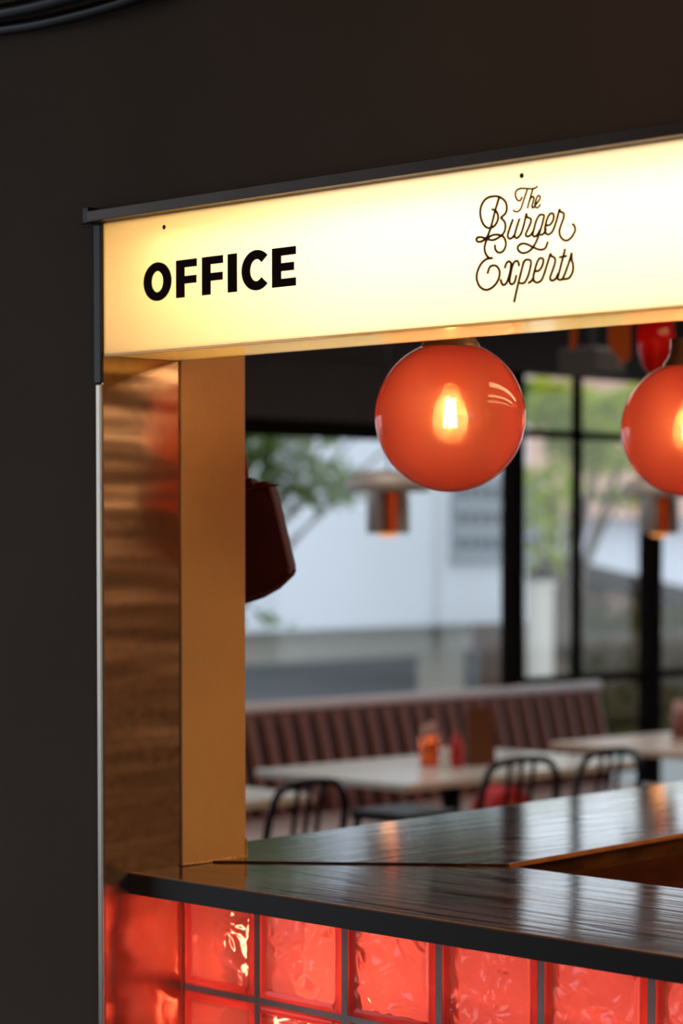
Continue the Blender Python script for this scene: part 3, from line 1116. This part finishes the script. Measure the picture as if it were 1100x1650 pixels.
hb = tag(empty('handbag', (-2.46, 3.73, 0.459)), 'bright red soft bag standing on a black metal chair', 'bag')
bm = bmesh.new()
prism(bm, [(-0.11, 0.0), (0.11, 0.0), (0.13, 0.12), (0.12, 0.23), (0.02, 0.29), (-0.08, 0.255), (-0.12, 0.14)], 'x', -0.06, 0.06)
bmesh.ops.bevel(bm, geom=bm.edges[:], offset=0.014, segments=2, affect='EDGES')
obj('bag_body', bm, 'redcloth', hb)
bm = bmesh.new()
box(bm, (0.061, -0.05, 0.14), (0.066, 0.03, 0.24))
obj('orange_tab', bm, 'orange', hb)['label'] = 'orange patch'

st_ = tag(empty('bar_stool', (-2.08, 2.86, 0)), 'black bar stool standing in front of the pale tables', 'stool')
bm = bmesh.new()
box(bm, (-0.12, -0.12, 0.735), (0.12, 0.12, 0.765), 0.01)
obj('seat', bm, 'black', st_)
for a in (1, -1):
    for b in (1, -1):
        bm = bmesh.new()
        tube(bm, [(0.10 * a, 0.10 * b, 0.735), (0.18 * a, 0.18 * b, 0)], 0.012, 8)
        obj('leg', bm, 'chairmetal', st_, True)


# ------------------------------------------------------------------ things on the tables
def tcyl(name, px, py, r, h, prof, mat, label, cat, parts=()):
    c = on('z', 0.75, px, py)
    e = tag(empty(name, c), label, cat)
    bm = bmesh.new()
    lathe(bm, prof, seg=24)
    obj('body', bm, mat, e, True)
    for nm, pr, mt in parts:
        bm = bmesh.new()
        lathe(bm, pr, seg=24)
        obj(nm, bm, mt, e, True)
    return e


e = tcyl('utensil_cup', 692, 1234, 0, 0, [(0, 0), (0.036, 0), (0.040, 0.11), (0.037, 0.11), (0.034, 0.01), (0, 0.01)], 'copper',
         'copper cup of napkins left of the salt shaker', 'cup')
bm = bmesh.new()
for k, (dx, dy) in enumerate(((-0.012, -0.012), (0.014, 0.0), (-0.004, 0.016))):
    box(bm, (dx - 0.012, dy - 0.010, 0.012), (dx + 0.012, dy + 0.010, 0.150 + 0.006 * k), 0.003)
obj('napkins', bm, 'pinkcard', e)
tcyl('salt_shaker', 717, 1240, 0, 0, [(0, 0), (0.019, 0), (0.021, 0.02), (0.017, 0.05), (0.018, 0.062)], 'whiteplastic', 'small white shaker between the cup and the red bottle', 'shaker',
     [('shaker_cap', [(0.0185, 0.062), (0.019, 0.070), (0.012, 0.080), (0, 0.082)], 'whiteplastic')])
tcyl('sauce_bottle', 735, 1236, 0, 0, [(0, 0), (0.026, 0), (0.029, 0.02), (0.029, 0.085), (0.018, 0.105), (0.0, 0.107)], 'redplastic', 'red sauce bottle beside the brown menu', 'bottle',
     [('nozzle', [(0.017, 0.105), (0.012, 0.112), (0.004, 0.135), (0, 0.136)], 'redplastic')])
c = on('z', 0.75, 768, 1232)
mn = tag(empty('menu_holder', c, math.radians(20)), 'upright brown menu card standing on the pale table', 'menu')
bm = bmesh.new()
prism(bm, [(-0.012, 0.0), (0.05, 0.0), (0.022, 0.215), (0.014, 0.215)], 'y', -0.055, 0.055)
bmesh.ops.rotate(bm, verts=bm.verts[:], cent=(0, 0, 0), matrix=Matrix.Rotation(math.radians(-40), 3, 'Z'))
obj('menu_card', bm, 'menu', mn)
e = tcyl('napkin_cup', 1096, 1188, 0, 0, [(0, 0), (0.038, 0), (0.042, 0.11), (0.038, 0.11), (0.036, 0.01), (0, 0.01)], 'leather', 'dark red napkin cup on the oak-coloured table', 'cup')
bm = bmesh.new()
box(bm, (-0.025, -0.025, 0.012), (0.025, 0.025, 0.155), 0.005)
obj('napkins', bm, 'pinkcard', e)


# ------------------------------------------------------------------ pendant lamps of the dining room
def make_pendant():
    g = empty('pendant_lamp', (0, 0, 0))
    bm = bmesh.new()
    lathe(bm, [(0.0, 0.235), (0.04, 0.234), (0.12, 0.225), (0.155, 0.20), (0.155, 0.155), (0.150, 0.155), (0.150, 0.195), (0.08, 0.205)], seg=40)
    obj('cap_shade', bm, 'greycap', g, True)
    bm = bmesh.new()
    lathe(bm, [(0.078, 0.205), (0.080, 0.0), (0.076, 0.0), (0.074, 0.205)], seg=40)
    obj('cylinder_shade', bm, 'copper_grey', g, True)
    bm = bmesh.new()
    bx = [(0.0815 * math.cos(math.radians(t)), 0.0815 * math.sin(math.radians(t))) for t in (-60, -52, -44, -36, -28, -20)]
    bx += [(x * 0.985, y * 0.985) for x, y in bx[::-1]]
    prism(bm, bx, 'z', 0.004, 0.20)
    obj('reflection_band', bm, 'copper', g)  # orange reflection on the cylinder, built in as a coloured band
    bm = bmesh.new()
    lathe(bm, [(0.0, 0.03), (0.03, 0.025), (0.045, 0.008), (0.035, -0.008), (0.0, -0.014)], seg=20)
    obj('bulb', bm, 'glow', g, True)
    bm = bmesh.new()
    tube(bm, [(0, 0, 0.235), (0, 0, 2.72 - 1.61)], 0.004, 8)
    obj('cord', bm, 'black', g, True)
    return g


M['copper_grey'] = P('copper_grey_shade', (0.60, 0.53, 0.49), 0.35, 0.5)
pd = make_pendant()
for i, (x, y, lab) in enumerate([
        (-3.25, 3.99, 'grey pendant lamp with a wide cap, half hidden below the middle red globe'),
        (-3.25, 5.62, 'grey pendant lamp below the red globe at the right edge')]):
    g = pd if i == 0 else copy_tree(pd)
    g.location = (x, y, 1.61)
    tag(g, lab, 'lamp', 'grey pendant lamps over the tables')
    point('pendant_glow', (0, 0, -0.03), 0.12, (1, 0.4, 0.12), 0.03, g)

# hanging things under the ceiling at the top right
def at_depth(px, py, d):
    return CAM + ray(px, py) * d


c = at_depth(1056, 560, 6.2)
rp = tag(empty('red_pendant', c), 'deep red egg-shaped glass pendant above the right-hand globe', 'lamp')
bm = bmesh.new()
lathe(bm, [(0.0, -0.075), (0.018, -0.068), (0.035, -0.045), (0.047, -0.005), (0.049, 0.03), (0.044, 0.07), (0.030, 0.11), (0.012, 0.13), (0, 0.132)], seg=32)
obj('glass_shade', bm, 'redpendant', rp, True)
bm = bmesh.new()
tube(bm, [(0, 0, 0.13), (0, 0, 2.72 - c.z)], 0.003, 8)
obj('cord', bm, 'black', rp)
point('red_pendant_glow', (0, 0, 0.02), 0.05, (1, 0.5, 0.25), 0.01, rp)
for px, d, poly, lab in (
        (997, 7.0, [(-0.045, 0.12), (0.05, 0.12), (0.046, -0.03), (0.030, -0.045), (0.018, -0.03), (0.002, -0.055), (-0.012, -0.01), (-0.03, -0.02), (-0.045, 0.02)], 'ragged orange cloth hanging from the ceiling left of the red pendant'),
        (923, 7.0, [(-0.014, 0.12), (0.02, 0.12), (0.016, 0.01), (0.0, -0.012), (-0.012, 0.0)], 'small narrow orange-red cloth strip left of the ragged orange cloth')):
    c = at_depth(px, 560, d)
    bm = bmesh.new()
    prism(bm, [(a, b) for a, b in poly] if False else [(a * 0.7, b) for a, b in poly], 'y', -0.004, 0.004)
    bmesh.ops.rotate(bm, verts=bm.verts[:], cent=(0, 0, 0), matrix=Matrix.Rotation(YAW, 3, 'Z') @ Matrix.Rotation(0, 3, 'Z'))
    h = bmesh.new()
    e = tag(empty('hanging_cloth', c), lab, 'cloth')
    obj('cloth', bm, 'orange', e)
    h.free()
    bm = bmesh.new()
    tube(bm, [(0, 0, 0.115), (0, 0, 2.72 - c.z)], 0.003, 8)
    obj('hanging_cord', bm, 'black', e)
# dark ceiling projector box near the windows
c = at_depth(952, 584, 9.0)
sp = tag(empty('ceiling_speaker', c), 'dark grey box hung near the ceiling left of the right-hand globe', 'speaker')
bm = bmesh.new()
box(bm, (-0.09, -0.09, -0.05), (0.09, 0.09, 0.05), 0.01)
obj('speaker_box', bm, 'darkbox', sp)
bm = bmesh.new()
tube(bm, [(0, 0, 0.05), (0, 0, 2.72 - c.z)], 0.01, 8)
obj('bracket', bm, 'black', sp)


# ------------------------------------------------------------------ outdoors
struct(B('ground_terrace', (-9.0, 0.0, -0.3), (-4.5, 14, -0.05), 'deck'))

hs = tag(empty('white_house', (-18, 16, -2)), 'white two-storey house with a dark garage door across the street', 'house')
XH = -16.0


def hp(px, py, x=XH):
    return on('x', x, px, py)


zl = hp(400, 1018).z
yR = hp(848, 900).y
inv(B('upper_storey', (-24, 4.0, zl), (XH, yR, 7.5), 'hwhite', hs), hs)
inv(B('lower_storey', (-23.5, 4.5, -2.0), (XH - 0.7, yR - 0.2, zl), 'hbeige', hs), hs)
yg = hp(668, 1070, XH - 0.7).y
zg = hp(660, 1058, XH - 0.7).z
o = inv(B('garage_door', (XH - 0.72, 6.0, -2.0), (XH - 0.66, yg, zg), 'garage', hs), hs)
y2 = hp(768, 1050, XH - 0.7).y
inv(B('side_door', (XH - 0.72, y2, -2.0), (XH - 0.66, yR - 0.3, hp(768, 1045, XH - 0.7).z), 'garage', hs), hs)
ya, za = hp(727, 900).y, hp(727, 900).z
yb, zb = hp(815, 780).y, hp(815, 778).z
wn = inv(B('window', (XH - 0.05, ya, za), (XH + 0.01, yb + 0.6, zb), 'darkglass', hs), hs)
bm = bmesh.new()
for k in range(4):
    z = za + (zb - za) * k / 3
    box(bm, (XH + 0.012, ya - 0.03, z - 0.06), (XH + 0.06, yb + 0.6, z + 0.10))
for k in range(9):
    y = ya + (yb + 0.5 - ya) * k / 8
    box(bm, (XH + 0.012, y - 0.02, za), (XH + 0.05, y + 0.02, zb))
obj('window_grille', bm, 'louver', wn)
inv(B('roof_slab', (-24.4, 3.8, 7.5), (XH + 0.5, yR + 0.3, 7.7), 'hwhite', hs), hs)

gp = tag(empty('gate_pillar', (-13, 0, -2)), 'pale grey gate pillar standing between the house and the hedge', 'pillar')
a, b = hp(863, 945, -13), hp(892, 945, -13)
gp.location.y = a.y
B('shaft', (-0.12, 0, 0), (0, b.y - a.y, a.z + 2.0), 'hbeige', gp)
B('pillar_cap', (-0.14, -0.02, a.z + 2.0), (0.02, b.y - a.y + 0.02, a.z + 2.05), 'hbeige', gp)

h2 = tag(empty('tiled_house', (-30, 40, -2)), 'pale house with a pinkish clay tile roof far behind the trees', 'house')
X2 = -28.0
yl, yr = hp(850, 900, X2).y, hp(1160, 900, X2).y
z_e = hp(950, 826, X2).z
inv(B('walls', (X2 - 8, yl - 1, -2.0), (X2, yr + 10, z_e), 'hwhite', h2), h2)
bm = bmesh.new()
zr = hp(950, 640, X2).z
prism(bm, [(X2 + 0.6, z_e - 0.1), (X2 - 4, zr + 1.0), (X2 - 8.6, z_e - 0.1)], 'y', yl - 1.5, yr + 10.5)
for v in bm.verts:
    pass
bmesh.ops.recalc_face_normals(bm, faces=bm.faces[:])
o = inv(obj('tile_roof', bm, 'tile', h2), h2)

h3 = tag(empty('garden_shed', (-20, 28, -2)), 'low brown shed with a dark sloping roof above the hedge', 'shed')
X3 = -19.0
A_, Bq = hp(878, 880, X3), hp(1045, 926, X3)
sl = (Bq.z - A_.z) / (Bq.y - A_.y)
yE = Bq.y + 2.0
inv_poly = [(A_.y - 0.3, -2.0), (yE, -2.0), (yE, A_.z + sl * (yE - A_.y) - 0.1), (A_.y - 0.3, A_.z + 0.02 - sl * 0.0)]
bm = bmesh.new()
prism(bm, inv_poly, 'x', X3 - 4, X3 - 0.3)
inv(obj('walls', bm, 'brownwall', h3), h3)
bm = bmesh.new()
prism(bm, [(A_.y - 0.6, A_.z - sl * 0.6 - 0.30), (yE + 0.3, A_.z + sl * (yE + 0.3 - A_.y) - 0.30), (yE + 0.3, A_.z + sl * (yE + 0.3 - A_.y)), (A_.y - 0.6, A_.z - sl * 0.6 * 0)], 'x', X3 - 4.3, X3)
inv(obj('roof', bm, 'darkroof', h3), h3)
pa, pb = hp(975, 985, X3 - 0.3), hp(1015, 930, X3 - 0.3)
inv(B('shed_door', (X3 - 0.32, pa.y, pa.z - 1), (X3 - 0.26, pb.y, pb.z), 'tanwall', h3), h3)


def leaves(bm, c, spread, n, size, rnd):
    for _ in range(n):
        while True:
            d = Vector((rnd.uniform(-1, 1), rnd.uniform(-1, 1), rnd.uniform(-1, 1)))
            if d.length < 1:
                break
        p = Vector(c) + Vector((d.x * spread[0], d.y * spread[1], d.z * spread[2]))
        a = Vector((rnd.gauss(0, 1), rnd.gauss(0, 1), rnd.gauss(0, 0.6))).normalized()
        b = a.cross(Vector((rnd.gauss(0, 1), rnd.gauss(0, 1), rnd.gauss(0, 1)))).normalized()
        s = size * rnd.uniform(0.7, 1.3)
        nn = a.cross(b)
        v = [bm.verts.new(p), bm.verts.new(p + a * s * 0.5 + b * s * 0.28 + nn * s * 0.08), bm.verts.new(p + a * s), bm.verts.new(p + a * s * 0.5 - b * s * 0.28 + nn * s * 0.08)]
        bm.faces.new([v[0], v[1], v[2]])
        bm.faces.new([v[0], v[2], v[3]])


def tree(name, root, blobs, mat, label, size, trunk_r=0.12, seed=1):
    rnd = random.Random(seed)
    t = tag(empty(name, root), label, 'tree')
    bm = bmesh.new()
    for c, sp_, n in blobs:
        leaves(bm, Vector(c) - Vector(root), sp_, n, size, rnd)
    obj('foliage', bm, mat, t, fix=False)
    bm = bmesh.new()
    top = Vector(blobs[0][0]) - Vector(root)
    fork = Vector((0, 0, max(1.0, top.z * 0.45)))
    tube(bm, [(0, 0, 0), fork * 0.5 + Vector((0.05, 0.03, 0)), fork], [trunk_r, trunk_r * 0.85, trunk_r * 0.7], 10)
    for c, sp_, n in blobs:
        q = Vector(c) - Vector(root)
        tube(bm, smooth_path([fork, fork.lerp(q, 0.5) + Vector((0, 0, 0.25)), q], 5), [trunk_r * 0.5 * (1 - 0.08 * k) for k in range(11)], 6)
    obj('trunk', bm, 'bark', t, True)
    return t


def bl(px, py, x, sy, sz, n):
    c = on('x', x, px, py)
    return (c, (0.5, sy, sz), n)


rt = on('x', -9.5, 180, 900)
tree('leafy_tree', (-9.5, rt.y, -2.0),
     [bl(400, 700, -9.5, 0.30, 0.20, 170), bl(440, 730, -9.5, 0.28, 0.15, 150), bl(480, 760, -9.4, 0.25, 0.10, 110), bl(425, 790, -9.6, 0.25, 0.08, 80),
      bl(505, 705, -9.5, 0.25, 0.06, 70), bl(530, 770, -9.5, 0.26, 0.09, 100), bl(565, 790, -9.5, 0.18, 0.10, 70), bl(495, 800, -9.5, 0.2, 0.10, 70), bl(470, 690, -9.5, 0.25, 0.06, 70),
      bl(330, 720, -9.5, 0.5, 0.5, 500), bl(400, 610, -9.3, 0.4, 0.25, 500), bl(680, 590, -9.3, 0.4, 0.3, 700), bl(760, 600, -9.3, 0.4, 0.35, 700), bl(700, 510, -9.3, 0.8, 0.35, 1300), bl(380, 600, -9.5, 0.8, 0.4, 700), bl(398, 1000, -9.5, 0.06, 0.05, 25)],
     'leaf', 'tree with loose green branches beside the ochre pillar', 0.10, 0.05, 3)
rt = on('x', -14, 900, 900)
tree('leafy_tree', (-14, rt.y, -2.0),
     [bl(880, 650, -14, 0.5, 0.25, 900), bl(930, 700, -14, 0.35, 0.25, 300), bl(985, 670, -14, 0.5, 0.25, 800), bl(960, 740, -14, 0.3, 0.2, 200), bl(1040, 660, -14, 0.6, 0.3, 400),
      bl(880, 790, -14, 0.22, 0.35, 260), bl(1000, 800, -14, 0.3, 0.12, 130), bl(1010, 740, -14.5, 0.35, 0.15, 130), bl(866, 860, -14, 0.12, 0.4, 130)],
     'leaf_yellow', 'yellow-green tree seen through the windows right of the dark post', 0.13, 0.13, 5)
hg = tag(empty('hedge', (-14.5, 22, -2)), 'dark green clipped hedge below the brown shed', 'hedge')
bm = bmesh.new()
rnd = random.Random(9)
a, b = hp(890, 985, -14.5), hp(1180, 985, -14.5)
for k in range(30):
    y = a.y + (b.y - a.y) * k / 29
    leaves(bm, Vector((-14.5, y, (a.z - 2.0) / 2)) - hg.location, (0.5, 0.35, (a.z + 2.0) / 2 * 1.05), 650, 0.12, rnd)
obj('foliage', bm, 'leaf_hedge', hg, fix=False)
bm = bmesh.new()
box(bm, (-0.3, a.y - 22 + 0.2, 0), (0.3, b.y - 22, a.z + 2.0 - 0.25))
obj('inner_branches', bm, 'bark', hg)
